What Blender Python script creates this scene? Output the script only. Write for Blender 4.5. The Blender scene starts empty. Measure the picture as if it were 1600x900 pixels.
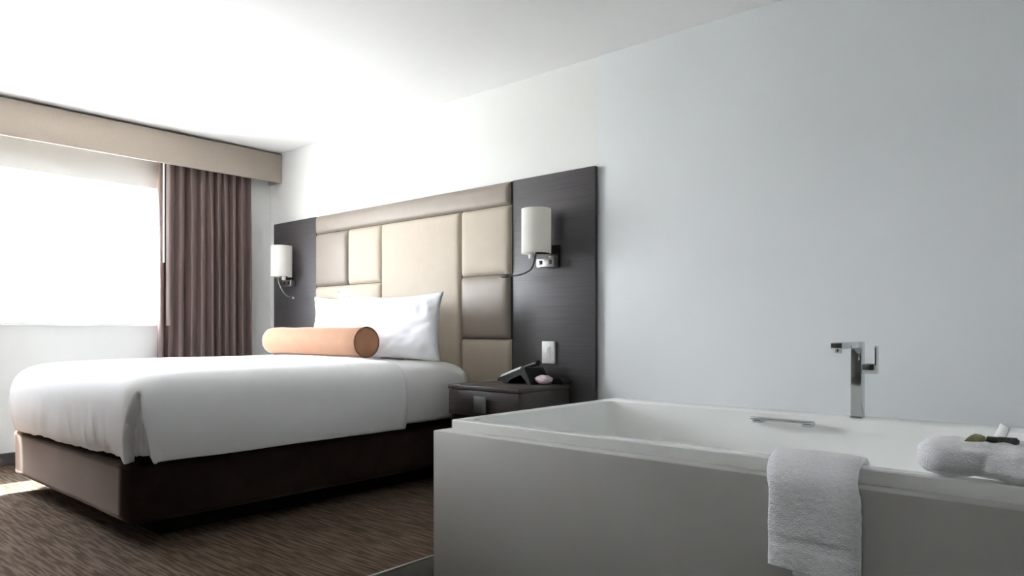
import bpy, bmesh, math, random
from mathutils import Vector, noise, Matrix
random.seed(7)
S = bpy.context.scene
C = S.collection
PI = math.pi

# ---------------------------------------------------------------- camera
cam_d = bpy.data.cameras.new('camera')
cam = bpy.data.objects.new('camera', cam_d)
C.objects.link(cam)
cam.location = (5.505, -3.2, 0.885)
cam.rotation_euler = (PI / 2, 0, math.radians(40.93))
cam_d.sensor_width = 36.0
cam_d.lens = 24.77
cam_d.shift_y = 0.04125
cam_d.clip_start = 0.02
S.camera = cam

# ---------------------------------------------------------------- light
S.view_settings.view_transform = 'Standard'
S.view_settings.look = 'None'
S.view_settings.gamma = 1.0
S.view_settings.use_curve_mapping = False
S.view_settings.exposure = 2.9
try:
    S.cycles.max_bounces = 14
    S.cycles.diffuse_bounces = 8
    S.cycles.glossy_bounces = 5
    S.cycles.transparent_max_bounces = 12
    S.cycles.sample_clamp_indirect = 8.0
except Exception:
    pass

W = bpy.data.worlds.new('overcast_sky')
S.world = W
W.use_nodes = True
wn = W.node_tree.nodes
wl = W.node_tree.links
bg = wn['Background']
tc = wn.new('ShaderNodeTexCoord')
sx = wn.new('ShaderNodeSeparateXYZ')
rp = wn.new('ShaderNodeValToRGB')
rp.color_ramp.elements[0].position = 0.0
rp.color_ramp.elements[0].color = (0.95, 0.97, 1.0, 1)
rp.color_ramp.elements[1].position = 0.8
rp.color_ramp.elements[1].color = (0.80, 0.90, 1.0, 1)
wl.new(tc.outputs['Generated'], sx.inputs[0])
wl.new(sx.outputs['Z'], rp.inputs[0])
wl.new(rp.outputs[0], bg.inputs['Color'])
bg.inputs['Strength'].default_value = 6.0

sun_d = bpy.data.lights.new('sun', 'SUN')
sun_d.energy = 9.0
sun_d.angle = math.radians(1.0)
sun_d.color = (1.0, 0.95, 0.88)
sun = bpy.data.objects.new('sun', sun_d)
C.objects.link(sun)
sun.rotation_euler = Vector((1.0, -1.06, -1.5)).to_track_quat('-Z', 'Y').to_euler()

WY0, WY1, WZ0, WZ1 = -2.70, -0.80, 0.935, 1.95      # window opening
pd = bpy.data.lights.new('window_portal', 'AREA')
pd.shape = 'RECTANGLE'
pd.size = WY1 - WY0
pd.size_y = WZ1 - WZ0
pd.cycles.is_portal = True
po = bpy.data.objects.new('window_portal', pd)
C.objects.link(po)
po.location = (-0.17, (WY0 + WY1) / 2, (WZ0 + WZ1) / 2)
po.rotation_euler = (PI / 2, 0, -PI / 2)

# ---------------------------------------------------------------- materials
def lin(c):
    return tuple(((v / 255) / 12.92 if v / 255 <= 0.04045 else ((v / 255 + 0.055) / 1.055) ** 2.4) for v in c) + (1,)

def mat(name, rgb, rough=0.5, metal=0.0, spec=0.5, sheen=0.0, vary=0.0, vscale=(8, 8, 8), rgb2=None,
        bump=0.0, bscale=(60, 60, 60), bdist=0.002, sheen_rough=0.4, trans=0.0, detail=4.0, tint=None):
    m = bpy.data.materials.new(name)
    m.use_nodes = True
    n = m.node_tree.nodes
    l = m.node_tree.links
    b = n['Principled BSDF']
    col = lin(rgb)
    b.inputs['Base Color'].default_value = col
    b.inputs['Roughness'].default_value = rough
    b.inputs['Metallic'].default_value = metal
    b.inputs['Specular IOR Level'].default_value = spec
    if sheen:
        b.inputs['Sheen Weight'].default_value = sheen
        b.inputs['Sheen Roughness'].default_value = sheen_rough
        b.inputs['Sheen Tint'].default_value = lin(tint) if tint else tuple(min(1, c * 1.6 + 0.1) for c in col[:3]) + (1,)
    t = n.new('ShaderNodeTexCoord')
    if vary or rgb2:
        mp = n.new('ShaderNodeMapping')
        mp.inputs['Scale'].default_value = vscale
        nz = n.new('ShaderNodeTexNoise')
        nz.inputs['Scale'].default_value = 1.0
        nz.inputs['Detail'].default_value = detail
        cr = n.new('ShaderNodeValToRGB')
        cr.color_ramp.elements[0].position = 0.35
        cr.color_ramp.elements[1].position = 0.65
        c2 = lin(rgb2) if rgb2 else tuple(max(0, c * (1 - vary)) for c in col[:3]) + (1,)
        cr.color_ramp.elements[0].color = c2
        cr.color_ramp.elements[1].color = col
        l.new(t.outputs['Object'], mp.inputs[0])
        l.new(mp.outputs[0], nz.inputs['Vector'])
        l.new(nz.outputs['Fac'], cr.inputs[0])
        l.new(cr.outputs[0], b.inputs['Base Color'])
    if bump:
        mp2 = n.new('ShaderNodeMapping')
        mp2.inputs['Scale'].default_value = bscale
        n2 = n.new('ShaderNodeTexNoise')
        n2.inputs['Scale'].default_value = 1.0
        n2.inputs['Detail'].default_value = 3.0
        bp = n.new('ShaderNodeBump')
        bp.inputs['Strength'].default_value = bump
        bp.inputs['Distance'].default_value = bdist
        l.new(t.outputs['Object'], mp2.inputs[0])
        l.new(mp2.outputs[0], n2.inputs['Vector'])
        l.new(n2.outputs['Fac'], bp.inputs['Height'])
        l.new(bp.outputs[0], b.inputs['Normal'])
    if trans:
        ts = n.new('ShaderNodeBsdfTranslucent')
        ts.inputs['Color'].default_value = col
        mx = n.new('ShaderNodeMixShader')
        mx.inputs[0].default_value = trans
        l.new(b.outputs[0], mx.inputs[1])
        l.new(ts.outputs[0], mx.inputs[2])
        l.new(mx.outputs[0], n['Material Output'].inputs['Surface'])
    return m

M = {}
M['wall'] = mat('painted_wall', (234, 234, 232), 0.85, spec=0.2, vary=0.02, vscale=(3, 3, 3), bump=0.05, bscale=(90, 90, 90))
M['wall_window'] = mat('painted_window_wall', (222, 222, 219), 0.85, spec=0.2, vary=0.02, vscale=(3, 3, 3))
M['ceiling'] = mat('ceiling_paint', (243, 243, 243), 0.9, spec=0.1, vary=0.015, vscale=(2, 2, 2))
M['surround'] = mat('tub_surround_panel', (233, 236, 238), 0.4, spec=0.35, vary=0.02, vscale=(2, 2, 2))
M['added_door_dark'] = mat('added_dark_door_finish', (44, 38, 34), 0.6, vary=0.25, vscale=(40, 40, 2))  # only on the added door behind the camera
M['grey_wall'] = mat('grey_painted_wall', (222, 222, 220), 0.85, spec=0.2, vary=0.02)
M['base'] = mat('baseboard_vinyl', (74, 68, 66), 0.55, vary=0.1, vscale=(20, 20, 20))
M['fabric_valance'] = mat('valance_linen', (166, 155, 145), 0.9, spec=0.1, vary=0.08, vscale=(60, 60, 400), bump=0.2, bscale=(500, 500, 500), bdist=0.001)
M['curtain'] = mat('curtain_satin', (116, 99, 95), 0.5, spec=0.4, sheen=0.1, vary=0.12, vscale=(120, 120, 3), bump=0.15, bscale=(400, 400, 400), bdist=0.001, trans=0.03)
M['lining'] = mat('pale_curtain_lining', (176, 162, 156), 0.8, spec=0.1, vary=0.06, vscale=(100, 100, 5), trans=0.3)
M['white_plastic'] = mat('white_plastic', (236, 236, 234), 0.35, vary=0.02)
M['pvc'] = mat('window_frame_pvc', (240, 241, 240), 0.4, vary=0.02)
M['sill'] = mat('window_sill_stone', (238, 238, 234), 0.4, vary=0.03)
M['wood'] = mat('dark_laminate', (79, 76, 79), 0.5, spec=0.4, rgb2=(71, 68, 71), vscale=(2.5, 30, 160), bump=0.03, bscale=(3, 40, 220), bdist=0.001)
M['wood_ns'] = mat('dark_laminate_furniture', (76, 69, 66), 0.4, spec=0.45, rgb2=(56, 50, 48), vscale=(3, 160, 160), bump=0.06, bscale=(3, 220, 220), bdist=0.001)
M['black_wood'] = mat('black_edge', (34, 29, 27), 0.6, vary=0.2)
M['cream'] = mat('cream_leather', (187, 176, 161), 0.6, spec=0.2, vary=0.04, vscale=(14, 14, 14), bump=0.12, bscale=(320, 320, 320), bdist=0.001)
M['taupe'] = mat('taupe_leather', (146, 135, 126), 0.48, spec=0.4, vary=0.05, vscale=(14, 14, 14), bump=0.12, bscale=(320, 320, 320), bdist=0.001)
M['linen'] = mat('white_cotton', (243, 243, 245), 0.9, spec=0.1, sheen=0.08, vary=0.012, vscale=(20, 20, 20), bump=0.1, bscale=(30, 30, 30), bdist=0.004)
M['pillowcase'] = mat('white_pillowcase', (224, 225, 228), 0.9, spec=0.1, vary=0.012, vscale=(20, 20, 20), bump=0.2, bscale=(22, 22, 22), bdist=0.004)
M['sheet'] = mat('white_fitted_sheet', (240, 240, 240), 0.9, spec=0.1, vary=0.012, vscale=(20, 20, 20), bump=0.25, bscale=(25, 25, 25), bdist=0.004)
M['velvet_brown'] = mat('brown_velvet', (44, 33, 28), 0.9, spec=0.05, sheen=1.0, sheen_rough=0.3, tint=(255, 228, 210), vary=0.2, vscale=(9, 9, 9), bump=0.1, bscale=(300, 300, 300), bdist=0.001)
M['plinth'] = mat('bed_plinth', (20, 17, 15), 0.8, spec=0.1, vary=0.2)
M['velvet_peach'] = mat('peach_velvet', (180, 140, 116), 0.85, spec=0.05, sheen=0.6, sheen_rough=0.3, tint=(255, 225, 205), vary=0.08, vscale=(12, 12, 12), bump=0.1, bscale=(350, 350, 350), bdist=0.001)
M['velvet_tan'] = mat('bolster_end_tan', (168, 124, 96), 0.9, spec=0.05, sheen=0.2, vary=0.1, vscale=(14, 14, 14))  # end cap, a darker tan than the bolster body
M['peach_piping'] = mat('brown_piping', (140, 96, 70), 0.8, vary=0.1)
M['chrome'] = mat('chrome', (205, 208, 210), 0.09, metal=1.0, vary=0.02)
M['brushed'] = mat('brushed_steel', (178, 178, 174), 0.3, metal=1.0, vary=0.06, vscale=(3, 200, 200))
M['pewter'] = mat('dark_pewter', (104, 106, 104), 0.45, metal=0.7, vary=0.05)
M['bronze'] = mat('dark_bronze', (58, 54, 52), 0.4, metal=0.6, vary=0.1)
M['shade'] = mat('lampshade_fabric', (250, 249, 246), 0.85, spec=0.1, vary=0.02, vscale=(200, 200, 200), bump=0.1, bscale=(400, 400, 400), bdist=0.001, trans=0.5)
M['black'] = mat('black_plastic', (22, 22, 23), 0.35, vary=0.15, vscale=(40, 40, 40))
M['keypad'] = mat('phone_keypad_highlight', (236, 237, 237), 0.35, vary=0.08, vscale=(60, 60, 60))  # shared by the keypad and the painted highlight strip
M['acrylic'] = mat('white_acrylic', (243, 244, 242), 0.22, spec=0.5, vary=0.012, vscale=(2, 2, 2))
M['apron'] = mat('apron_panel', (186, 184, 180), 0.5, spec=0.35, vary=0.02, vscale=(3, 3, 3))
M['terry'] = mat('white_terry', (246, 246, 248), 0.95, spec=0.05, sheen=0.2, vary=0.06, vscale=(140, 140, 140), bump=0.9, bscale=(260, 260, 260), bdist=0.004)
M['soap'] = mat('pink_white_wrapper', (250, 246, 246), 0.3, rgb2=(222, 188, 197), vscale=(26, 26, 50), detail=1.0)
M['olive'] = mat('olive_paper', (140, 138, 96), 0.6, rgb2=(118, 116, 78), vscale=(60, 60, 60))
M['dark_green'] = mat('dark_green_label', (44, 52, 26), 0.5, vary=0.3, vscale=(80, 80, 80))
M['grey_label'] = mat('grey_bottle', (98, 100, 96), 0.4, rgb2=(66, 68, 66), vscale=(120, 120, 120))
M['tile'] = mat('grey_floor_tile', (66, 62, 57), 0.75, spec=0.2, rgb2=(56, 52, 48), vscale=(6, 6, 6), bump=0.05)
M['grout'] = mat('floor_screed', (70, 68, 64), 0.9, vary=0.1)
M['aluminium'] = mat('aluminium_strip', (168, 166, 158), 0.35, metal=0.9, vary=0.05)
M['render'] = mat('white_render', (236, 238, 240), 0.9, vary=0.04, vscale=(1, 1, 1))
M['paving'] = mat('pale_paving', (206, 202, 194), 0.9, vary=0.1, vscale=(1, 1, 1))
M['far_glass'] = mat('far_window_glass', (44, 58, 82), 0.6, spec=0.1, rgb2=(76, 82, 102), vscale=(4, 4, 2))

def carpet_material():
    m = bpy.data.materials.new('ribbed_brown_carpet')
    m.use_nodes = True
    n, l = m.node_tree.nodes, m.node_tree.links
    b = n['Principled BSDF']
    b.inputs['Roughness'].default_value = 0.97
    b.inputs['Specular IOR Level'].default_value = 0.05
    t = n.new('ShaderNodeTexCoord')
    def nz(scale, detail=3.0):
        mp = n.new('ShaderNodeMapping')
        mp.inputs['Scale'].default_value = scale
        q = n.new('ShaderNodeTexNoise')
        q.inputs['Scale'].default_value = 1.0
        q.inputs['Detail'].default_value = detail
        l.new(t.outputs['Object'], mp.inputs[0])
        l.new(mp.outputs[0], q.inputs['Vector'])
        return q.outputs['Fac']
    streak = nz((6, 78, 1), 2.0)
    fine = nz((160, 160, 160))
    wide = nz((2, 5, 1))
    cr = n.new('ShaderNodeValToRGB')
    cr.color_ramp.elements[0].position = 0.42
    cr.color_ramp.elements[0].color = lin((84, 70, 59))
    cr.color_ramp.elements[1].position = 0.60
    cr.color_ramp.elements[1].color = lin((118, 102, 89))
    l.new(streak, cr.inputs[0])
    mx = n.new('ShaderNodeMix')
    mx.data_type = 'RGBA'
    mx.blend_type = 'MULTIPLY'
    mx.inputs[0].default_value = 0.5
    cr2 = n.new('ShaderNodeValToRGB')
    cr2.color_ramp.elements[0].position = 0.3
    cr2.color_ramp.elements[0].color = (0.5, 0.47, 0.45, 1)
    cr2.color_ramp.elements[1].position = 0.7
    cr2.color_ramp.elements[1].color = (1, 1, 1, 1)
    ad = n.new('ShaderNodeMath')
    ad.operation = 'ADD'
    hf = n.new('ShaderNodeMath')
    hf.operation = 'MULTIPLY'
    hf.inputs[1].default_value = 0.5
    l.new(fine, ad.inputs[0])
    l.new(wide, ad.inputs[1])
    l.new(ad.outputs[0], hf.inputs[0])
    l.new(hf.outputs[0], cr2.inputs[0])
    l.new(cr.outputs[0], mx.inputs['A'])
    l.new(cr2.outputs[0], mx.inputs['B'])
    l.new(mx.outputs['Result'], b.inputs['Base Color'])
    bp = n.new('ShaderNodeBump')
    bp.inputs['Strength'].default_value = 0.7
    bp.inputs['Distance'].default_value = 0.006
    l.new(streak, bp.inputs['Height'])
    l.new(bp.outputs[0], b.inputs['Normal'])
    return m
M['carpet'] = carpet_material()

def glass_material():
    m = bpy.data.materials.new('clear_window_glass')
    m.use_nodes = True
    n, l = m.node_tree.nodes, m.node_tree.links
    n.remove(n['Principled BSDF'])
    tr = n.new('ShaderNodeBsdfTransparent')
    tr.inputs[0].default_value = (0.975, 0.98, 0.985, 1)
    gl = n.new('ShaderNodeBsdfGlossy')
    gl.inputs['Roughness'].default_value = 0.0
    lw = n.new('ShaderNodeLayerWeight')
    lw.inputs[0].default_value = 0.25
    fr = n.new('ShaderNodeMath')
    fr.operation = 'MULTIPLY'
    fr.inputs[1].default_value = 0.25
    l.new(lw.outputs['Facing'], fr.inputs[0])
    mx = n.new('ShaderNodeMixShader')
    l.new(fr.outputs[0], mx.inputs[0])
    l.new(tr.outputs[0], mx.inputs[1])
    l.new(gl.outputs[0], mx.inputs[2])
    l.new(mx.outputs[0], n['Material Output'].inputs['Surface'])
    return m
M['glass'] = glass_material()

# ---------------------------------------------------------------- mesh helpers
def new():
    return bmesh.new()

def box(bm, x0, x1, y0, y1, z0, z1, bev=0.0, seg=2):
    r = bmesh.ops.create_cube(bm, size=1.0)
    for v in r['verts']:
        v.co = Vector(((x0 + x1) / 2 + v.co.x * (x1 - x0), (y0 + y1) / 2 + v.co.y * (y1 - y0), (z0 + z1) / 2 + v.co.z * (z1 - z0)))
    if bev:
        es = list({e for v in r['verts'] for e in v.link_edges})
        bmesh.ops.bevel(bm, geom=es, offset=bev, segments=seg, affect='EDGES', profile=0.5)
    return bm

def loft(bm, rings, close=True, cap0=False, cap1=False):
    vs = [[bm.verts.new(p) for p in r] for r in rings]
    n = len(rings[0])
    for a, b in zip(vs[:-1], vs[1:]):
        for i in range(n if close else n - 1):
            j = (i + 1) % n
            try:
                bm.faces.new((a[i], a[j], b[j], b[i]))
            except ValueError:
                pass
    if cap0:
        bm.faces.new(list(reversed(vs[0])))
    if cap1:
        bm.faces.new(vs[-1])
    return vs

def tube(bm, pts, r, seg=10, cap=True):
    pts = [Vector(p) for p in pts]
    rs = r if isinstance(r, (list, tuple)) else [r] * len(pts)
    rings = []
    up = Vector((0, 0, 1))
    for i, p in enumerate(pts):
        d = (pts[min(i + 1, len(pts) - 1)] - pts[max(i - 1, 0)]).normalized()
        a = d.cross(up)
        if a.length < 1e-3:
            a = d.cross(Vector((0, 1, 0)))
        a.normalize()
        b = d.cross(a).normalized()
        rings.append([p + rs[i] * (math.cos(2 * PI * k / seg) * a + math.sin(2 * PI * k / seg) * b) for k in range(seg)])
    loft(bm, rings, True, cap, cap)
    return bm

def lathe_z(bm, cx, cy, prof, seg=40):
    rings = [[(cx + r * math.cos(2 * PI * k / seg), cy + r * math.sin(2 * PI * k / seg), z) for k in range(seg)] for r, z in prof]
    loft(bm, rings)
    return bm

def smooth_path(pts, n=8):
    P = [Vector(p) for p in pts]
    out = []
    for i in range(len(P) - 1):
        p0, p1, p2, p3 = P[max(i - 1, 0)], P[i], P[i + 1], P[min(i + 2, len(P) - 1)]
        for k in range(n):
            t = k / n
            out.append(0.5 * ((2 * p1) + (p2 - p0) * t + (2 * p0 - 5 * p1 + 4 * p2 - p3) * t * t + (3 * p1 - p0 - 3 * p2 + p3) * t ** 3))
    out.append(P[-1])
    return out

def sstep(a, b, x):
    t = min(1, max(0, (x - a) / (b - a)))
    return t * t * (3 - 2 * t)

def base_of(p):
    while p.parent:
        p = p.parent
    return p.location

def obj(name, bm, m, parent=None, origin=None, smooth=False, angle=35, sub=0):
    """link bm (world coordinates) as one mesh object"""
    off = Vector(base_of(parent)) if parent else Vector(origin or (0, 0, 0))
    bmesh.ops.remove_doubles(bm, verts=bm.verts, dist=1e-5)
    bmesh.ops.recalc_face_normals(bm, faces=bm.faces)
    bmesh.ops.translate(bm, verts=bm.verts, vec=-off)
    me = bpy.data.meshes.new(name)
    bm.to_mesh(me)
    bm.free()
    me.materials.append(M[m] if isinstance(m, str) else m)
    if smooth:
        me.polygons.foreach_set('use_smooth', [True] * len(me.polygons))
        if angle < 180:
            me.set_sharp_from_angle(angle=math.radians(angle))
    o = bpy.data.objects.new(name, me)
    C.objects.link(o)
    if parent:
        o.parent = parent
    else:
        o.location = off
    if sub:
        md = o.modifiers.new('subdivision', 'SUBSURF')
        md.levels = md.render_levels = sub
    return o

def tag(o, label, cat, group=None):
    o['label'] = label
    o['category'] = cat
    if group:
        o['group'] = group
    return o

def thing(name, label, cat, loc, group=None):
    o = bpy.data.objects.new(name, None)
    o.empty_display_size = 0.05
    C.objects.link(o)
    o.location = loc
    return tag(o, label, cat, group)

def struct(name, bm, m, parent=None, **k):
    o = obj(name, bm, m, parent, **k)
    if not parent:
        o['kind'] = 'structure'
    return o

def boxo(name, m, dims, parent=None, bev=0.0, seg=2, **k):
    return obj(name, box(new(), *dims, bev=bev, seg=seg), m, parent, smooth=bool(bev), **k)

# ---------------------------------------------------------------- room
RX, RY, RZ = 6.8, -4.7, 2.372
T = 0.15
floor = struct('floor', box(new(), -T, RX + T, RY - T, T, -0.12, -0.012), 'grout')
obj('carpet', box(new(), 0, 3.457, RY, 0, -0.012, 0.0), 'carpet', floor)
tile_me = None
nx, ny = 6, 6
for i in range(nx):
    for j in range(ny):
        x0 = 3.468 + i * 0.6
        y1 = -1.29 - j * 0.6
        if x0 > 6.6 or y1 < -4.6:
            continue
        if tile_me is None:
            o = obj('tile', box(new(), 0.002, 0.596, -0.596, -0.002, -0.012, 0.0, bev=0.0015, seg=1), 'tile', floor)
            tile_me = o.data
        else:
            o = bpy.data.objects.new('tile', tile_me)
            C.objects.link(o)
            o.parent = floor
        o.location = (x0, y1, 0)
struct('trim_1', box(new(), 3.456, 3.468, RY, -1.29, -0.011, 0.004, bev=0.0015), 'aluminium')
struct('ceiling', box(new(), -T, RX + T, RY - T, T, RZ, RZ + 0.12), 'ceiling')

bm = new()                                             # window wall, with the opening
box(bm, -T, 0, RY - T, 0, -0.012, WZ0)
box(bm, -T, 0, RY - T, 0, WZ1, RZ)
box(bm, -T, 0, WY1, 0, WZ0, WZ1)
box(bm, -T, 0, RY - T, WY0, WZ0, WZ1)
struct('wall_left', bm, 'wall_window')
struct('wall_back', box(new(), -T, RX + T, 0, T, -0.012, RZ), 'wall')
struct('wall_front', box(new(), 0, RX + T, RY - T, RY, -0.012, RZ), 'wall')
d1 = struct('added_dark_door_1', box(new(), 1.4, 5.2, RY, RY + 0.04, 0.0, 2.15, bev=0.004), 'added_door_dark')  # unseen dark door, added for the faucet front to reflect
for x_ in (3.22, 3.38):
    boxo('added_door_handle', 'chrome', (x_ - 0.01, x_ + 0.01, RY + 0.04, RY + 0.07, 0.9, 1.15), d1, bev=0.003)
struct('wall_right', box(new(), RX, RX + T, RY, 0, -0.012, RZ), 'grey_wall')
struct('trim_2', box(new(), 3.352, RX, -0.006, 0, 0.0, RZ, bev=0.002), 'surround')
struct('baseboard_left', box(new(), 0, 0.012, RY, 0, 0.0, 0.085, bev=0.004), 'base')
struct('baseboard_front', box(new(), 0.012, 1.4, RY, RY + 0.012, 0.0, 0.085, bev=0.004), 'base')

win = struct('window_1', box(new(), -0.125, -0.08, WY0, WY1, WZ0, WZ0 + 0.05, bev=0.004), 'pvc')
for d in ((-0.125, -0.08, WY0, WY1, WZ1 - 0.05, WZ1), (-0.125, -0.08, WY0, WY0 + 0.05, WZ0 + 0.05, WZ1 - 0.05),
          (-0.125, -0.08, WY1 - 0.05, WY1, WZ0 + 0.05, WZ1 - 0.05), (-0.125, -0.08, -2.42, -2.37, WZ0 + 0.05, WZ1 - 0.05)):
    boxo('window_frame', 'pvc', d, win, bev=0.004)
boxo('pane', 'glass', (-0.105, -0.1, WY0 + 0.05, -2.42, WZ0 + 0.05, WZ1 - 0.05), win)
boxo('pane', 'glass', (-0.105, -0.1, -2.37, WY1 - 0.05, WZ0 + 0.05, WZ1 - 0.05), win)
boxo('window_sill', 'sill', (-0.08, 0.02, WY0 - 0.03, WY1 + 0.03, WZ0 - 0.02, WZ0 + 0.004), win, bev=0.004)

# ---------------------------------------------------------------- outside
g = obj('ground', box(new(), -45, -T - 0.01, -40, 40, -0.5, -0.35), 'paving')
g['kind'] = 'structure'
b = thing('building', 'white building with tall bluish windows seen through the window glass', 'building', (-16, 4, -0.35))
boxo('facade', 'render', (-22, -16, -6, 16, -0.35, 5.5), b)
boxo('parapet', 'render', (-22.1, -15.85, -6.15, 16.15, 5.5, 5.8), b, bev=0.03)
for k, (y0, y1, z0, z1) in enumerate(((1.95, 2.22, 1.2, 2.35), (2.3, 2.58, 1.2, 2.15), (2.66, 2.98, 1.2, 2.3), (3.72, 3.95, 1.2, 1.75))):
    f = boxo('window', 'pvc', (-16.0, -15.95, y0 - 0.03, y1 + 0.03, z0 - 0.03, z1 + 0.03), b)
    boxo('pane', 'far_glass', (-15.955, -15.94, y0, y1, z0, z1), f)

# ---------------------------------------------------------------- valance, curtain
v = thing('valance', 'long beige fabric valance box above the window, against the ceiling', 'valance', (0.0, -2.0, 2.115))
boxo('front_board', 'fabric_valance', (0.16, 0.18, -3.3, -0.004, 2.115, 2.352), v, bev=0.003)
boxo('end_board', 'fabric_valance', (0.002, 0.16, -0.024, -0.004, 2.115, 2.352), v, bev=0.003)
boxo('end_board', 'fabric_valance', (0.002, 0.16, -3.3, -3.28, 2.115, 2.352), v, bev=0.003)
boxo('top_board', 'fabric_valance', (0.002, 0.16, -3.28, -0.024, 2.334, 2.352), v)

cu = thing('curtain', 'dark brown pleated curtain gathered at the right end of the window', 'curtain', (0.09, -0.6, 0.02))
bm = new()
rings = []
Y0, Y1 = -0.978, -0.232
NZ, NY = 30, 240
for k in range(NZ + 1):
    z = 0.02 + (2.30 - 0.02) * k / NZ
    row = []
    fl = 1.0 - 0.35 * sstep(1.5, 2.25, z)
    for i in range(NY + 1):
        s = i / NY
        ph = s * 2 * PI * 10.5 + 1.6 * math.sin(s * 9.0 + 0.6) + 0.5 * noise.noise((s * 5, z * 0.7, 2.0))
        am = (0.042 + 0.014 * math.sin(s * 23.0 + 1.0)) * fl
        x = 0.092 + am * (2 * abs(math.sin(ph / 2)) ** 0.75 - 1.1) + 0.006 * noise.noise((s * 12, z * 1.2, 5.0))
        if s < 0.05:
            x = x * (s / 0.05) + 0.085 * (1 - s / 0.05)
        y = Y0 + (Y1 - Y0) * s + 0.010 * math.cos(ph) + (0.012 * (1 - z / 2.3) if s > 0.5 else -0.004 * (1 - z / 2.3))
        row.append((max(0.03, x), y, z))
    rings.append(row)
loft(bm, rings, close=False)
o = obj('curtain_panel', bm, 'curtain', cu, smooth=True, angle=180)
md = o.modifiers.new('thickness', 'SOLIDIFY')
md.thickness = 0.003
obj('wand', tube(new(), [(0.158, -0.955, 1.385), (0.158, -0.955, 2.26)], 0.0055, 10), 'white_plastic', cu, smooth=True)
bm = new()
loft(bm, [[(0.145 - 0.02 * abs(q - 0.5), -0.930 + 0.032 * q, z) for q in (0, 0.25, 0.5, 0.75, 1)] for z in (0.92, 1.4, 1.9, 2.28)], close=False)
bmesh.ops.solidify(bm, geom=list(bm.faces), thickness=0.002)
o = obj('lining', bm, 'lining', cu, smooth=True)
o['label'] = 'pale lining edge of the curtain'
obj('curtain_rail', tube(new(), [(0.088, -3.25, 2.31), (0.088, -0.03, 2.31)], 0.010, 10), 'white_plastic', cu, smooth=True)

# ---------------------------------------------------------------- headboard
hb = thing('headboard', 'wide wall headboard of padded cream and taupe squares between dark wooden panels', 'headboard', (1.73, -0.03, 0))
boxo('side_panel', 'wood', (0.107, 0.728, -0.034, -0.002, 0.0, 1.774), hb, bev=0.002)
boxo('side_panel', 'wood', (2.768, 3.352, -0.034, -0.008, 0.0, 1.774), hb, bev=0.002)
boxo('backing_board', 'black_wood', (0.728, 2.768, -0.03, -0.002, 0.40, 1.772), hb)

def pad(x0, x1, z0, z1, m):
    bm = new()
    nx = max(10, int((x1 - x0) / 0.03))
    nz = max(8, int((z1 - z0) / 0.03))
    def warp(t):      # denser towards the edges
        return 0.5 - 0.5 * math.cos(PI * t)
    rows = []
    for j in range(nz + 1):
        row = []
        for i in range(nx + 1):
            u, w = warp(i / nx), warp(j / nz)
            x, z = x0 + (x1 - x0) * u, z0 + (z1 - z0) * w
            de = min(x - x0, x1 - x)
            dz = min(z - z0, z1 - z)
            f = (1 - (1 - min(1, de / 0.03)) ** 2.2) ** 0.5 * (1 - (1 - min(1, dz / 0.03)) ** 2.2) ** 0.5
            bulge = 0.005 * min(1, de / 0.12) * min(1, dz / 0.12)
            y = -0.031 - 0.026 * f - bulge + 0.001 * noise.noise((x * 9, z * 9, 3))
            row.append((x, y, z))
        rows.append(row)
    loft(bm, rows, close=False)
    return obj('pad', bm, m, hb, smooth=True, angle=180)

for a in ((0.740, 2.750, 1.634, 1.772, 'taupe'), (0.742, 1.150, 1.225, 1.632, 'taupe'), (1.162, 1.549, 1.225, 1.632, 'cream'),
          (0.742, 1.549, 0.45, 1.222, 'cream'), (1.553, 2.340, 0.45, 1.632, 'cream'), (2.347, 2.758, 1.222, 1.632, 'cream'),
          (2.345, 2.748, 0.834, 1.219, 'taupe'), (2.345, 2.758, 0.45, 0.831, 'cream')):
    p = pad(*a)
    p['label'] = 'padded %s leather panel' % a[4]

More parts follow.
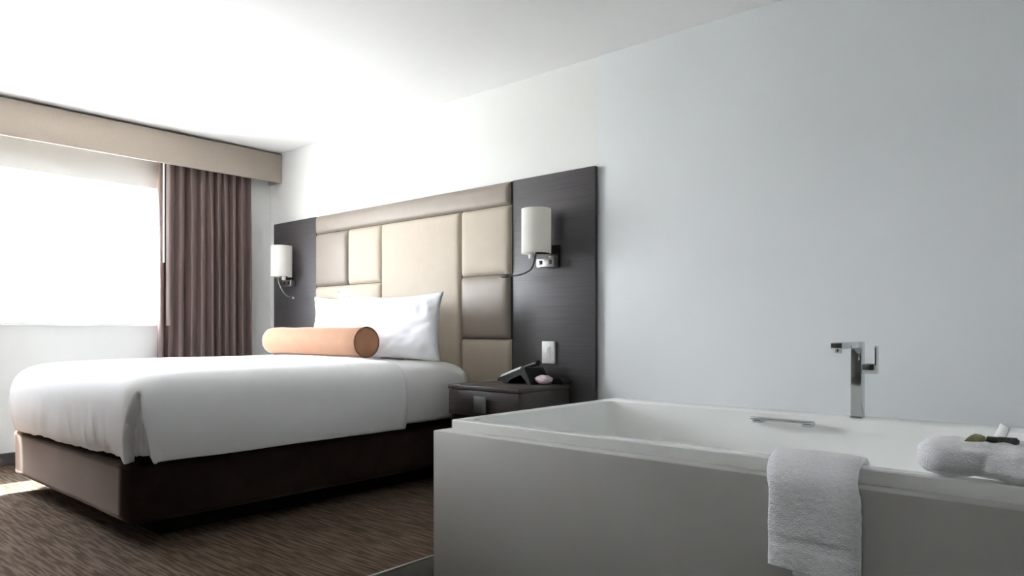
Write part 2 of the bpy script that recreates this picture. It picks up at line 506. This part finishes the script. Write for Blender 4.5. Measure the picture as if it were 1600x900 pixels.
# ---------------------------------------------------------------- wall lamps
def sconce(px, m, label):
    t = thing('wall_lamp', label, 'lamp', (px, -0.034, 1.24), 'bedside wall lamps')
    boxo('backplate', 'bronze', (px - 0.036, px + 0.036, -0.050, -0.034, 1.238, 1.365), t, bev=0.003)
    bx = px + m * 0.03
    sb = boxo('switch_box', 'brushed', (bx - 0.062, bx + 0.062, -0.088, -0.050, 1.240, 1.290), t, bev=0.003)
    for k in (-1, 1):
        cx = bx + k * 0.034
        boxo('switch', 'black', (cx - 0.012, cx + 0.012, -0.092, -0.087, 1.254, 1.278), sb, bev=0.002)
    scx, scy = px + m * 0.048, -0.145
    obj('arm', tube(new(), smooth_path([(px, -0.05, 1.325), (px + m * 0.02, -0.09, 1.318), (scx, scy, 1.316)], 5), 0.008, 10), 'bronze', t, smooth=True)
    r = 0.083
    bm = new()
    lathe_z(bm, scx, scy, [(r - 0.003, 1.312), (r, 1.312), (r, 1.40), (r, 1.48), (r, 1.560), (r - 0.003, 1.560), (r - 0.003, 1.48), (r - 0.003, 1.40), (r - 0.003, 1.312)], 48)
    sh = obj('lamp_shade', bm, 'shade', t, smooth=True, angle=50)
    bm = new()
    lathe_z(bm, scx, scy, [(0.0001, 1.322), (r - 0.004, 1.322), (r - 0.004, 1.325), (0.0001, 1.325)], 40)
    obj('diffuser', bm, 'shade', sh)
    bm = new()
    lathe_z(bm, scx + m * 0.035, scy, [(0.0001, 1.287), (0.014, 1.287), (0.016, 1.291), (0.016, 1.309), (0.013, 1.313), (0.0001, 1.313)], 20)
    obj('knob', bm, 'white_plastic', t, smooth=True)
    if m < 0:
        pts = [(px - 0.05, -0.145, 1.318), (px - 0.060, -0.143, 1.282), (px - 0.090, -0.141, 1.228), (px - 0.16, -0.14, 1.203), (px - 0.235, -0.14, 1.197), (px - 0.268, -0.14, 1.198)]
    else:
        pts = [(px + 0.0, -0.145, 1.318), (px + 0.002, -0.143, 1.282), (px + 0.035, -0.141, 1.222), (px + 0.10, -0.14, 1.168), (px + 0.16, -0.14, 1.148), (px + 0.18, -0.14, 1.144)]
    nk = obj('gooseneck', tube(new(), smooth_path(pts, 6), 0.0048, 8), 'bronze' if m < 0 else 'brushed', t, smooth=True)
    a, q = Vector(pts[-2]), Vector(pts[-1])
    d = (q - a).normalized()
    obj('reading_light', tube(new(), [q - d * 0.012, q, q + d * 0.038, q + d * 0.045], [0.006, 0.010, 0.010, 0.007], 14), 'bronze' if m < 0 else 'chrome', nk, smooth=True)

sconce(3.083, -1, 'white drum wall lamp with reading light on the dark panel above the nightstand')
sconce(0.362, 1, 'smaller looking white drum wall lamp on the dark panel beside the curtain')

sw = thing('light_switch', 'white rocker light switch plate on the dark panel above the nightstand', 'switch', (3.042, -0.034, 0.69))
boxo('switch_plate', 'white_plastic', (2.998, 3.086, -0.050, -0.0345, 0.697, 0.823), sw, bev=0.003)
rk = boxo('rocker', 'white_plastic', (3.024, 3.060, -0.054, -0.0495, 0.727, 0.793), sw, bev=0.002)
boxo('toggle', 'white_plastic', (3.034, 3.050, -0.058, -0.053, 0.752, 0.784), rk, bev=0.002)

# ---------------------------------------------------------------- bed
bed = thing('bed', 'large bed on a brown velvet base standing against the padded headboard', 'bed', (1.69, -1.05, 0))
bm = new()
box(bm, 0.878, 2.504, -2.060, -0.075, 0.098, 0.330)
bmesh.ops.subdivide_edges(bm, edges=bm.edges, cuts=9, use_grid_fill=True)
bmesh.ops.bevel(bm, geom=[e for e in bm.edges if e.calc_face_angle(0) > 0.5], offset=0.006, segments=2, affect='EDGES')
for w in bm.verts:
    w.co += 0.004 * Vector((noise.noise(w.co * 4), noise.noise(w.co * 4 + Vector((9, 0, 0))), 0))
obj('foundation', bm, 'velvet_brown', bed, smooth=True, angle=180)
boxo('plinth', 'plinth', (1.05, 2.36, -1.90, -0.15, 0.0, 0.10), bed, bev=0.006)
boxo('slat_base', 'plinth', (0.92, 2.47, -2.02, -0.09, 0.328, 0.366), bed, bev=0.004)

def ring_pts(x0, x1, y0, y1, d, r, closed, ns=40, na=36, nf=44):
    """outline inset by d: from the head end down the left side, round the foot, up the right side"""
    a, b, c = x0 + d, x1 - d, y0 + d
    hw = (b - a) / 2
    r = max(0.0, min(r, hw))
    out = []
    e = y1 - (d if closed else 0)
    rr = r if closed else 0.0
    for i in range(ns):
        out.append((Vector((a, e - rr + (c + r - e + rr) * i / ns, 0)), 'l', i / ns))
    for i in range(na):
        t = PI + (PI / 2) * i / na
        out.append((Vector((a + r + r * math.cos(t), c + r + r * math.sin(t), 0)), 'cl', i / na))
    for i in range(nf):
        out.append((Vector((a + r + (b - a - 2 * r) * i / nf, c, 0)), 'f', i / nf))
    for i in range(na):
        t = 1.5 * PI + (PI / 2) * i / na
        out.append((Vector((b - r + r * math.cos(t), c + r + r * math.sin(t), 0)), 'cr', i / na))
    for i in range(ns + 1):
        out.append((Vector((b, c + r + (e - rr - c - r) * i / ns, 0)), 'r', i / ns))
    if closed:
        for i in range(1, na):
            t = (PI / 2) * i / na
            out.append((Vector((b - r + r * math.cos(t), e - r + r * math.sin(t), 0)), 'hr', i / na))
        for i in range(nf + 1):
            out.append((Vector((b - r - (b - a - 2 * r) * i / nf, e, 0)), 'h', i / nf))
        for i in range(1, na):
            t = PI / 2 + (PI / 2) * i / na
            out.append((Vector((a + r + r * math.cos(t), e - r + r * math.sin(t), 0)), 'hl', i / na))
    return out

def cloth(x0, x1, y0, y1, prof, r0, closed, pert):
    rings = []
    ctr = Vector(((x0 + x1) / 2, (y0 + y1) / 2, 0))
    for d, z in prof:
        ring = []
        for p, side, t in ring_pts(x0, x1, y0, y1, d, r0 + 0.5 * d, closed):
            q = Vector((p.x, p.y, z))
            ring.append(pert(q, side, t, d, z))
        rings.append(ring)
    bm = new()
    loft(bm, rings, close=closed)
    bmesh.ops.remove_doubles(bm, verts=bm.verts, dist=0.0025)
    return bm

def dens(prof, n=3):
    P = smooth_path([(a, b, 0) for a, b in prof], n)
    return [(p.x, p.y) for p in P]

nrm = {'l': Vector((-1, 0, 0)), 'r': Vector((1, 0, 0)), 'f': Vector((0, -1, 0)), 'cl': Vector((-0.707, -0.707, 0)), 'cr': Vector((0.707, -0.707, 0)),
       'h': Vector((0, 1, 0)), 'hl': Vector((-0.7, 0.7, 0)), 'hr': Vector((0.7, 0.7, 0))}

# mattress under a fitted sheet
mp = dens([(0.03, 0.365), (0.004, 0.380), (0.0, 0.43), (0.0, 0.50), (0.002, 0.57), (0.012, 0.620), (0.038, 0.660), (0.075, 0.683), (0.13, 0.694), (0.3, 0.699), (0.5, 0.70), (0.81, 0.70)], 3)
def pert_m(q, side, t, d, z):
    k = (1 - sstep(0.0, 0.25, d))
    hd = sstep(-0.75, -0.1, q.y)
    w = noise.noise((q.x * 3, (q.y + q.z) * 16, (q.z - q.y) * 5)) * 0.008 * hd + noise.noise(q * 7) * 0.004
    return q + nrm[side] * w * k + Vector((0, 0, 0.002 * noise.noise(q * 6) * (1 - k)))
bm = cloth(0.905, 2.530, -2.020, -0.078, mp, 0.14, True, pert_m)
obj('mattress', bm, 'sheet', bed, smooth=True, angle=180)

# bed cover
dp = dens([(0.024, 0.345), (0.014, 0.37), (0.002, 0.44), (0.0, 0.50), (0.004, 0.56), (0.016, 0.615), (0.042, 0.660), (0.085, 0.690), (0.15, 0.707), (0.26, 0.716), (0.45, 0.724), (0.855, 0.728)], 3)
def pert_d(q, side, t, d, z):
    n = nrm[side]
    drop = 1 - sstep(0.45, 0.66, z)
    if side in ('cl', 'cr'):
        hw_ = 0.06 + 0.31 * (1 - sstep(0.40, 0.66, z))
        notch = (1 - sstep(hw_ - 0.05, hw_ + 0.02, abs(t - 0.5))) * (1 - sstep(0.59, 0.635, z))
        q = q - n * 0.080 * notch
        q = q + n * 0.006 * notch * math.sin(t * 30)
        if d <= 0.05:
            q.z -= 0.004 * drop
    elif side == 'f':
        near = math.exp(-((t - 0.80) / 0.16) ** 2)
        f = 0.0055 * near * math.sin(t * 95 + 2.2 * (z - 0.4) * 6) + 0.006 * noise.noise((t * 14, z * 3, 1.0)) + 0.004 * noise.noise((t * 30, z * 4, 7.0))
        q = q + n * f * drop
        q.z += drop * (1 - sstep(0.33, 0.45, z)) * (-0.004 + 0.026 * t + 0.012 * noise.noise((t * 5, 2.0, 0)) + 0.006 * noise.noise((t * 17, 8.0, 0)))
    elif side in ('l', 'r'):
        f = 0.004 * noise.noise((q.y * 3.5, z * 2.0, 4.0)) + 0.002 * noise.noise((q.y * 14, z * 3, 9.0))
        q = q + n * f * drop
        q.z += drop * (1 - sstep(0.33, 0.45, z)) * 0.006 * noise.noise((q.y * 4, 5.0, 0))
    if d > 0.1:
        q.z += 0.004 * noise.noise((q.x * 3, q.y * 3, 0.5)) * sstep(0.1, 0.3, d)
    return q
bm = cloth(0.845, 2.556, -2.095, -0.665, dp, 0.085, False, pert_d)
o = obj('bed_cover', bm, 'linen', None, origin=(1.69, -1.3, 0.33), smooth=True, angle=180)
md = o.modifiers.new('thickness', 'SOLIDIFY')
md.thickness = 0.010
md.offset = -1
tag(o, 'smooth white cover spread over the bed with split corners at the foot', 'bedding')

# pillows
def pillow(label, cx, yb, zb, a, h, Tk, lean, roll, seed):
    bm = new()
    n, mrows = 44, 32
    R = Matrix.Rotation(math.radians(lean), 3, 'X') @ Matrix.Rotation(math.radians(roll), 3, 'Z')
    faces = []
    def pt(u, w, s):
        x = a * u * (1 - 0.085 * (1 - w * w))
        y = h * w * (1 - 0.09 * (1 - u * u))
        e = max(0.0, (1 - abs(u) ** 3.2)) ** 0.55 * max(0.0, (1 - abs(w) ** 2.6)) ** 0.6
        tr = math.exp(-((u + w - 1.45) / 0.22) ** 2 - ((u - w) / 0.9) ** 2)
        cre = 0.010 * tr * math.sin((u - w) * 9 + (u + w) * 13) + 0.012 * math.exp(-((u + 0.72 + 0.25 * w) / 0.06) ** 2) * max(0, w)
        wr = cre + 0.008 * noise.noise((u * 2.2 + w * 2.5 + seed, (u - w) * 6, seed)) + 0.006 * noise.noise((u * 5 + seed, w * 5, 1))
        z = s * (Tk * e + wr * min(1, e * 2))
        z += 0.012 * noise.noise((u * 1.5, w * 1.5, seed + 4)) * abs(w)
        p = R @ Vector((x, y, z))
        return (p.x + cx, p.y + yb, p.z + zb)
    ring = []
    for s in (1, -1):
        rows = [[pt(-1 + 2 * i / n, -1 + 2 * j / mrows, s) for i in range(n + 1)] for j in range(mrows + 1)]
        loft(bm, rows, close=False)
    bmesh.ops.remove_doubles(bm, verts=bm.verts, dist=2e-4)
    o = obj('pillow', bm, 'pillowcase', None, origin=(cx, yb, zb - h), smooth=True, angle=180)
    return tag(o, label, 'pillow', 'white pillows against the headboard')

pillow('left white pillow resting on the headboard next to the dark panel', 1.255, -0.135, 0.915, 0.425, 0.207, 0.050, 87, -3, 1.0)
pillow('middle white pillow showing only its corner between the other two pillows', 1.68, -0.245, 0.922, 0.405, 0.206, 0.050, 87, -5, 2.0)
pillow('front white pillow, nearest to the nightstand, with creased top edge', 2.055, -0.365, 0.905, 0.458, 0.207, 0.058, 87, 0, 3.3)

bo = thing('bolster', 'peach velvet bolster cushion lying in front of the pillows', 'cushion', (1.62, -0.63, 0.715))
def lathe_x(bm, prof, cy, cz, seg=48):
    loft(bm, [[(x, cy + r * math.cos(2 * PI * k / seg), cz + r * math.sin(2 * PI * k / seg)) for k in range(seg)] for x, r in prof])
    return bm
BC = (-0.63, 0.814)
bx0, bx1, br = 1.105, 2.145, 0.089
obj('cover', lathe_x(new(), [(bx0, 0.0001), (bx0, 0.05), (bx0 + 0.004, 0.072), (bx0 + 0.018, 0.087), (bx0 + 0.04, br)] + [(bx0 + 0.04 + (bx1 - bx0 - 0.05) * k / 12, br + 0.0012 * math.sin(k * 1.7)) for k in range(13)] + [(bx1 - 0.003, br - 0.002), (bx1 - 0.002, 0.05), (bx1 - 0.002, 0.0001)], *BC), 'velvet_peach', bo, smooth=True, angle=60)
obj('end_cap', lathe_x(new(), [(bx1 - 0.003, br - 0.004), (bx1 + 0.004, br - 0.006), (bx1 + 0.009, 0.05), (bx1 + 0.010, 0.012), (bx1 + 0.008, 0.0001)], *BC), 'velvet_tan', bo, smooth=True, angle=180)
bm = new()
seg = 48
loft(bm, [[(bx1 + 0.004 * math.cos(2 * PI * j / 10), BC[0] + (br + 0.004 * math.sin(2 * PI * j / 10)) * math.cos(2 * PI * k / seg), BC[1] + (br + 0.004 * math.sin(2 * PI * j / 10)) * math.sin(2 * PI * k / seg)) for k in range(seg)] for j in range(11)])
obj('piping', bm, 'peach_piping', bo, smooth=True, angle=180)

# ---------------------------------------------------------------- nightstand and what is on it
NX0, NX1, NY0, NY1, NZT = 2.700, 3.212, -0.505, -0.070, 0.588
ns = thing('nightstand', 'dark wooden nightstand with a square drawer pull between bed and bathtub', 'nightstand', ((NX0 + NX1) / 2, (NY0 + NY1) / 2, 0))
boxo('top', 'wood_ns', (NX0, NX1, NY0, NY1, NZT - 0.022, NZT), ns, bev=0.002)
boxo('side_panel', 'wood_ns', (NX0 + 0.003, NX0 + 0.023, NY0 + 0.024, NY1, 0.0, NZT - 0.023), ns, bev=0.001)
boxo('side_panel', 'wood_ns', (NX1 - 0.023, NX1 - 0.003, NY0 + 0.024, NY1, 0.0, NZT - 0.023), ns, bev=0.001)
boxo('back_panel', 'wood_ns', (NX0 + 0.023, NX1 - 0.023, NY1 - 0.015, NY1, 0.05, NZT - 0.023), ns)
boxo('shelf', 'wood_ns', (NX0 + 0.023, NX1 - 0.023, NY0 + 0.03, NY1 - 0.015, 0.10, 0.12), ns)
dr = boxo('drawer', 'wood_ns', (NX0 + 0.004, NX1 - 0.004, NY0 + 0.004, NY0 + 0.023, 0.430, NZT - 0.026), ns, bev=0.0015)
hcx = 2.962
hd = boxo('drawer_pull', 'pewter', (hcx - 0.042, hcx + 0.042, NY0 - 0.022, NY0 - 0.016, 0.452, 0.537), dr, bev=0.001)
hd['label'] = 'square brushed metal pull'
for z in (0.470, 0.518):
    obj('pull_post', tube(new(), [(hcx, NY0 - 0.016, z), (hcx, NY0 + 0.007, z)], 0.006, 10), 'brushed', dr, smooth=True)

# desk phone, facing the bed
ph = thing('telephone', 'black desk telephone with a sloping keypad on the nightstand', 'telephone', (2.93, -0.17, NZT))
def prism(bm, poly, y0, y1):
    a = [bm.verts.new((x, y0, z)) for x, z in poly]
    b_ = [bm.verts.new((x, y1, z)) for x, z in poly]
    n = len(poly)
    for i in range(n):
        bm.faces.new((a[i], a[(i + 1) % n], b_[(i + 1) % n], b_[i]))
    bm.faces.new(a)
    bm.faces.new(list(reversed(b_)))
    bmesh.ops.bevel(bm, geom=list(bm.edges), offset=0.003, segments=2, affect='EDGES')
    return bm
PY0, PY1 = -0.25, -0.085
zt = NZT + 0.001
body = obj('body', prism(new(), [(2.836, zt + 0.008), (2.836, zt + 0.026), (3.014, zt + 0.090), (3.039, zt + 0.090), (3.085, zt), (3.060, zt), (3.010, zt + 0.055), (2.940, zt + 0.028), (2.911, zt), (2.882, zt), (2.873, zt + 0.014)], PY0, PY1), 'black', ph, smooth=True)
def sl(x):
    return zt + 0.026 + (x - 2.836) * (0.064 / 0.178)
bm = new()
loft(bm, [[(x, y, sl(x) + 0.0015) for y in (PY0 + 0.012, PY1 - 0.075)] for x in (2.861, 2.998)], close=False)
bmesh.ops.solidify(bm, geom=list(bm.faces), thickness=-0.003)
obj('keypad', bm, 'keypad', ph)
kp = []
for i in range(4):
    for j in range(3):
        x, y = 2.877 + i * 0.025, PY0 + 0.026 + j * 0.026
        bm = new()
        box(bm, x - 0.009, x + 0.009, y - 0.008, y + 0.008, sl(x) + 0.001, sl(x) + 0.006, bev=0.0015, seg=1)
        obj('key', bm, 'white_plastic', ph)
hs = []
for k in range(15):
    t = k / 14
    x = 2.842 + 0.19 * t
    w = 0.021 if t < 0.25 or t > 0.75 else 0.015
    hs.append([(x, PY1 - 0.040 + w * math.cos(q), sl(x) + 0.016 + 0.006 * math.sin(PI * t) + (0.016 if w > 0.02 else 0.012) * math.sin(q)) for q in [2 * PI * i / 16 for i in range(16)]])
bm = new()
loft(bm, hs, True, True, True)
obj('handset', bm, 'black', ph, smooth=True, angle=60)
obj('cord', tube(new(), smooth_path([(2.844, PY1 - 0.04, zt + 0.03), (2.828, -0.115, zt + 0.012), (2.815, -0.10, zt + 0.006), (2.840, -0.09, zt + 0.005), (2.882, -0.09, zt + 0.005)], 6), 0.004, 8), 'black', ph, smooth=True)

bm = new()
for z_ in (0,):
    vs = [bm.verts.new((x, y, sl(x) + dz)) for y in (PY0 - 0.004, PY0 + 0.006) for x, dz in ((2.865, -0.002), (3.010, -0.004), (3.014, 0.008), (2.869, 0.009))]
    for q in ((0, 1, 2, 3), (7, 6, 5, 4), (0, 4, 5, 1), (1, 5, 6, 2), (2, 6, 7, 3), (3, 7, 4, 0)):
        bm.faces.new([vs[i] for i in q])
o = obj('highlight_strip', bm, 'keypad', ph)  # near-white strip in place of a highlight along the phone edge
o['label'] = 'pale strip painted as a highlight along the edge'
bm = new()
bmesh.ops.create_uvsphere(bm, u_segments=28, v_segments=16, radius=1.0)
for q in bm.verts:
    c = q.co.copy()
    k = 1 + 0.10 * noise.noise(c * 2.3) + 0.05 * noise.noise(c * 6)
    q.co = Vector((3.118 + 0.056 * c.x * k, -0.185 + 0.040 * c.y * k, zt + 0.026 + 0.026 * c.z * k))
o = obj('soap', bm, 'soap', None, origin=(3.118, -0.185, zt), smooth=True, angle=180)
tag(o, 'small rounded pink and white wrapped soap on the nightstand beside the telephone', 'soap')
al = thing('alarm_clock', 'low black clock box at the back right corner of the nightstand', 'clock', (3.165, -0.085, NZT))
bm = new()
prism(bm, [(3.125, zt), (3.130, zt + 0.036), (3.175, zt + 0.034), (3.207, zt + 0.016), (3.207, zt)], -0.125, -0.045)
obj('case', bm, 'black', al, smooth=True)
boxo('snooze_button', 'black', (3.14, 3.165, -0.10, -0.07, zt + 0.034, zt + 0.0385), al, bev=0.001)

# ---------------------------------------------------------------- bathtub
TX0, TX1, TYF, TYB, RT = 3.661, 5.72, -1.410, -0.320, 0.561
tub = thing('bathtub', 'large white rectangular bathtub with boxed front panel against the grey wall', 'bathtub', (4.6, -0.8, 0))
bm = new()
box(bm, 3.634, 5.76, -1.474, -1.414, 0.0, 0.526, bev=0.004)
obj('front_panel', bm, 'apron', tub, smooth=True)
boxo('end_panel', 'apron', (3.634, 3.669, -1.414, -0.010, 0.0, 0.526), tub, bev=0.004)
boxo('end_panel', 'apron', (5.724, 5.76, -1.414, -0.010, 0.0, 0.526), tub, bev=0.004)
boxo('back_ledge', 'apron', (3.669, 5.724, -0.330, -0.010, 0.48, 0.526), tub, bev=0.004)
def rrect(x0, x1, y0, y1, r, z, n=6):
    pts = []
    for cx, cy, a in ((x1 - r, y1 - r, 0), (x0 + r, y1 - r, PI / 2), (x0 + r, y0 + r, PI), (x1 - r, y0 + r, 1.5 * PI)):
        for k in range(n + 1):
            t = a + (PI / 2) * k / n
            pts.append((cx + r * math.cos(t), cy + r * math.sin(t), z))
    return pts
IX0, IX1, IYF, IYB = TX0 + 0.045, 5.33, TYF + 0.047, TYB - 0.122
rings = [rrect(TX0, TX1, TYF, TYB, 0.006, 0.5200), rrect(TX0, TX1, TYF, TYB, 0.006, RT - 0.004), rrect(TX0 + 0.003, TX1 - 0.003, TYF + 0.003, TYB - 0.003, 0.006, RT),
         rrect(IX0 - 0.006, IX1 + 0.006, IYF - 0.006, IYB + 0.006, 0.045, RT), rrect(IX0 - 0.001, IX1 + 0.001, IYF - 0.001, IYB + 0.001, 0.045, RT - 0.003), rrect(IX0, IX1, IYF, IYB, 0.045, RT - 0.009),
         rrect(IX0 + 0.02, IX1 - 0.04, IYF + 0.01, IYB - 0.02, 0.055, 0.43), rrect(IX0 + 0.05, IX1 - 0.15, IYF + 0.03, IYB - 0.045, 0.07, 0.22),
         rrect(IX0 + 0.08, IX1 - 0.20, IYF + 0.06, IYB - 0.07, 0.08, 0.16), rrect(IX0 + 0.14, IX1 - 0.28, IYF + 0.11, IYB - 0.13, 0.08, 0.145)]
bm = new()
loft(bm, rings, True, False, True)
obj('basin', bm, 'acrylic', tub, smooth=True, angle=35)
bm = new()
box(bm, 4.395, 4.636, IYB - 0.054, IYB - 0.026, 0.534, 0.546, bev=0.005, seg=3)
ov = obj('grab_bar', bm, 'chrome', tub, smooth=True)
for x in (4.420, 4.611):
    boxo('bracket', 'chrome', (x - 0.018, x + 0.018, IYB - 0.045, IYB + 0.004, 0.522, 0.537), ov, bev=0.004)
bm = new()
lathe_z(bm, 4.35, -0.85, [(0.0001, 0.1515), (0.03, 0.1515), (0.036, 0.146)], 24)
obj('drain', bm, 'chrome', tub, smooth=True)

fa = thing('faucet', 'tall square chrome bath faucet with side lever standing on the rim by the wall', 'faucet', (4.765, -0.40, RT))
fx0, fx1, fy0, fy1 = 4.746, 4.784, -0.4185, -0.380
boxo('body', 'chrome', (fx0, fx1, fy0, fy1, RT, 0.843), fa, bev=0.0015)
boxo('base_plate', 'chrome', (fx0 - 0.003, fx1 + 0.003, fy0 - 0.003, fy1 + 0.003, RT, RT + 0.006), fa, bev=0.001)
boxo('spout', 'chrome', (fx0, fx1, -0.655, fy0, 0.821, 0.843), fa, bev=0.0015)
bm = new()
lathe_z(bm, (fx0 + fx1) / 2, -0.63, [(0.0001, 0.806), (0.010, 0.806), (0.011, 0.809), (0.011, 0.822)], 20)
obj('aerator', bm, 'chrome', fa, smooth=True)
boxo('valve', 'chrome', (fx1, fx1 + 0.044, fy0 + 0.002, fy1 - 0.002, 0.727, 0.764), fa, bev=0.0015)
boxo('lever', 'chrome', (fx1 + 0.042, fx1 + 0.049, fy0 + 0.002, fy1 - 0.006, 0.726, 0.828), fa, bev=0.0015)

# ---------------------------------------------------------------- towels
def towel_hang():
    t = thing('towel', 'white terry hand towel hanging folded over the front rim of the bathtub', 'towel', (4.95, -1.4, RT), 'white towels on the bathtub')
    path = smooth_path([(0, -1.334, 0.44), (0, -1.338, 0.50), (0, -1.348, 0.552), (0, -1.366, 0.570), (0, -1.390, 0.5745), (0, -1.420, 0.570), (0, -1.456, 0.552), (0, -1.484, 0.524), (0, -1.492, 0.49), (0, -1.493, 0.45), (0, -1.493, 0.39), (0, -1.493, 0.332), (0, -1.493, 0.318)], 14)
    xa, xb, th = 4.862, 5.052, 0.0115
    L = len(path)
    rings = []
    cross = []
    nw = 46
    for k in range(nw + 1):
        cross.append((k / nw, 1))
    for k in range(1, 6):
        cross.append((1.0, math.cos(PI * k / 6)))
    for k in range(nw + 1):
        cross.append((1 - k / nw, -1))
    for k in range(1, 6):
        cross.append((0.0, -math.cos(PI * k / 6)))
    for i, p in enumerate(path):
        d = (path[min(i + 1, L - 1)] - path[max(i - 1, 0)]).normalized()
        n = Vector((0, d.z, -d.y))                  # outward, away from the tub
        ring = []
        band = 0.0
        if p.y < -1.485:
            band = 0.003 * sstep(0.366, 0.372, p.z) * (1 - sstep(0.392, 0.398, p.z))
        for s, q in cross:
            edge = math.sqrt(max(0, 1 - q * q)) if s in (0.0, 1.0) else 0
            x = xa + (xb - xa) * s + (edge * th * 0.9) * (1 if s == 1.0 else (-1 if s == 0.0 else 0))
            tk = th * (1 - 0.25 * (2 * abs(s - 0.5)) ** 8)
            if i >= L - 4:
                tk *= [1, 0.93, 0.75, 0.45][i - (L - 4)]
            co = Vector((x, p.y, p.z)) + n * (q * (tk - band))
            if q > -1:
                co += n * (0.0018 * noise.noise((x * 110, co.z * 110, co.y * 110)) + 0.0015 * noise.noise((x * 14, co.z * 14, 3))) * (0.15 if 0.372 < p.z < 0.392 and p.y < -1.485 else 1.0)
            co.x -= 0.018 * sstep(0.49, 0.57, p.z if p.y < -1.39 else 0.57)
            co.x += 0.003 * noise.noise((co.z * 9, 2.0, s * 3)) + 0.0012 * noise.noise((co.z * 70, 4, s))
            if p.y < -1.46:
                co.z -= 0.010 * s * sstep(0.49, 0.32, p.z)
            ring.append(co)
        rings.append(ring)
    bm = new()
    loft(bm, rings, True, True, True)
    obj('outer_layer', bm, 'terry', t, smooth=True, angle=180)
    bm = new()
    box(bm, 4.905, 5.035, -1.481, -1.476, 0.296, 0.46, bev=0.002)
    obj('inner_layer', bm, 'terry', t, smooth=True)
towel_hang()

def towel_fold():
    bm = new()
    rings = []
    N = 64
    seg = 64
    x0, x1 = 5.143, 5.66
    for i in range(N + 1):
        s = i / N
        x = x0 + (x1 - x0) * s
        e = (1 - max(0, 1 - s / 0.13) ** 2.8) ** 0.5
        e2 = (1 - max(0, (s - 0.9) / 0.1) ** 2.2) ** 0.5
        e = max(0.03, e * e2)
        cy, hw = -1.338, 0.088 * e
        hh = 0.0385 * max(0.06, e) ** 0.8
        ring = []
        for k in range(seg):
            t = 2 * PI * k / seg
            ct, s_ = math.cos(t), math.sin(t)
            cy_ = cy + hw * math.copysign(abs(ct) ** 0.6, ct)
            cz_ = RT + 0.040 + hh * math.copysign(abs(s_) ** 0.7, s_)
            co = Vector((x, cy_, cz_))
            rad = Vector((0, ct, s_))
            f = 0.006 * noise.noise((x * 11, ct * 2.0, s_ * 2.0)) + 0.0036 * noise.noise(co * 50) + 0.0024 * noise.noise(co * 120)
            cr = math.exp(-((x - 5.275 - 0.5 * (co.z - RT - 0.03)) / 0.010) ** 2) * max(0, -ct) * (1 - sstep(0.045, 0.068, co.z - RT))
            f -= 0.010 * cr
            if x > 5.28 and ct < 0:
                f += 0.011 * sstep(5.27, 5.38, x) * (-ct) * (1 - sstep(0.02, 0.06, co.z - RT))
            co = co + rad * f * e
            co.z = max(co.z, RT + 0.001)
            ring.append(co)
        rings.append(ring)
    loft(bm, rings, True, True, True)
    o = obj('towel', bm, 'terry', None, origin=(5.38, -1.29, RT), smooth=True, angle=180)
    return tag(o, 'thick rolled white terry towel lying on the bathtub rim under toiletries', 'towel', 'white towels on the bathtub')
towel_fold()

# toiletries on the rolled towel
tz = RT + 0.0785
TYI = -1.352
def rot_about(bm, c, ang, axis='Z'):
    bmesh.ops.rotate(bm, verts=bm.verts, cent=Vector(c), matrix=Matrix.Rotation(math.radians(ang), 3, axis))
    return bm
bm = new()
prism(bm, [(5.238, tz - 0.001), (5.250, tz + 0.013), (5.262, tz + 0.015), (5.277, tz + 0.009), (5.277, tz - 0.001)], TYI - 0.022, TYI + 0.022)
o = obj('soap_packet', bm, 'olive', None, origin=(5.258, TYI, tz - 0.001), smooth=True)
tag(o, 'small olive paper soap packet on the rolled towel', 'soap')
bt = thing('toiletry_bottle', 'small dark green bottle with grey cap lying on the rolled towel', 'bottle', (5.31, TYI, tz))
obj('body', tube(new(), [(5.279, TYI, tz + 0.006), (5.281, TYI, tz + 0.006), (5.300, TYI, tz + 0.006)], [0.006, 0.0075, 0.0075], 18), 'dark_green', bt, smooth=True)
obj('bottle_cap', tube(new(), [(5.300, TYI, tz + 0.006), (5.301, TYI, tz + 0.006), (5.333, TYI + 0.002, tz + 0.006), (5.338, TYI + 0.002, tz + 0.006)], [0.007, 0.0085, 0.0085, 0.003], 18), 'grey_label', bt, smooth=True)
bm = new()
box(bm, 5.284, 5.307, -1.314, -1.309, tz - 0.002, tz + 0.040, bev=0.0015)
rot_about(bm, (5.295, -1.311, tz - 0.002), 24, 'Y')
rot_about(bm, (5.295, -1.311, tz - 0.002), -30, 'Z')
o = obj('folded_card', bm, 'white_plastic', None, origin=(5.295, -1.311, tz - 0.002), smooth=True)
tag(o, 'small white tag standing tilted behind the bottle on the rolled towel', 'card')
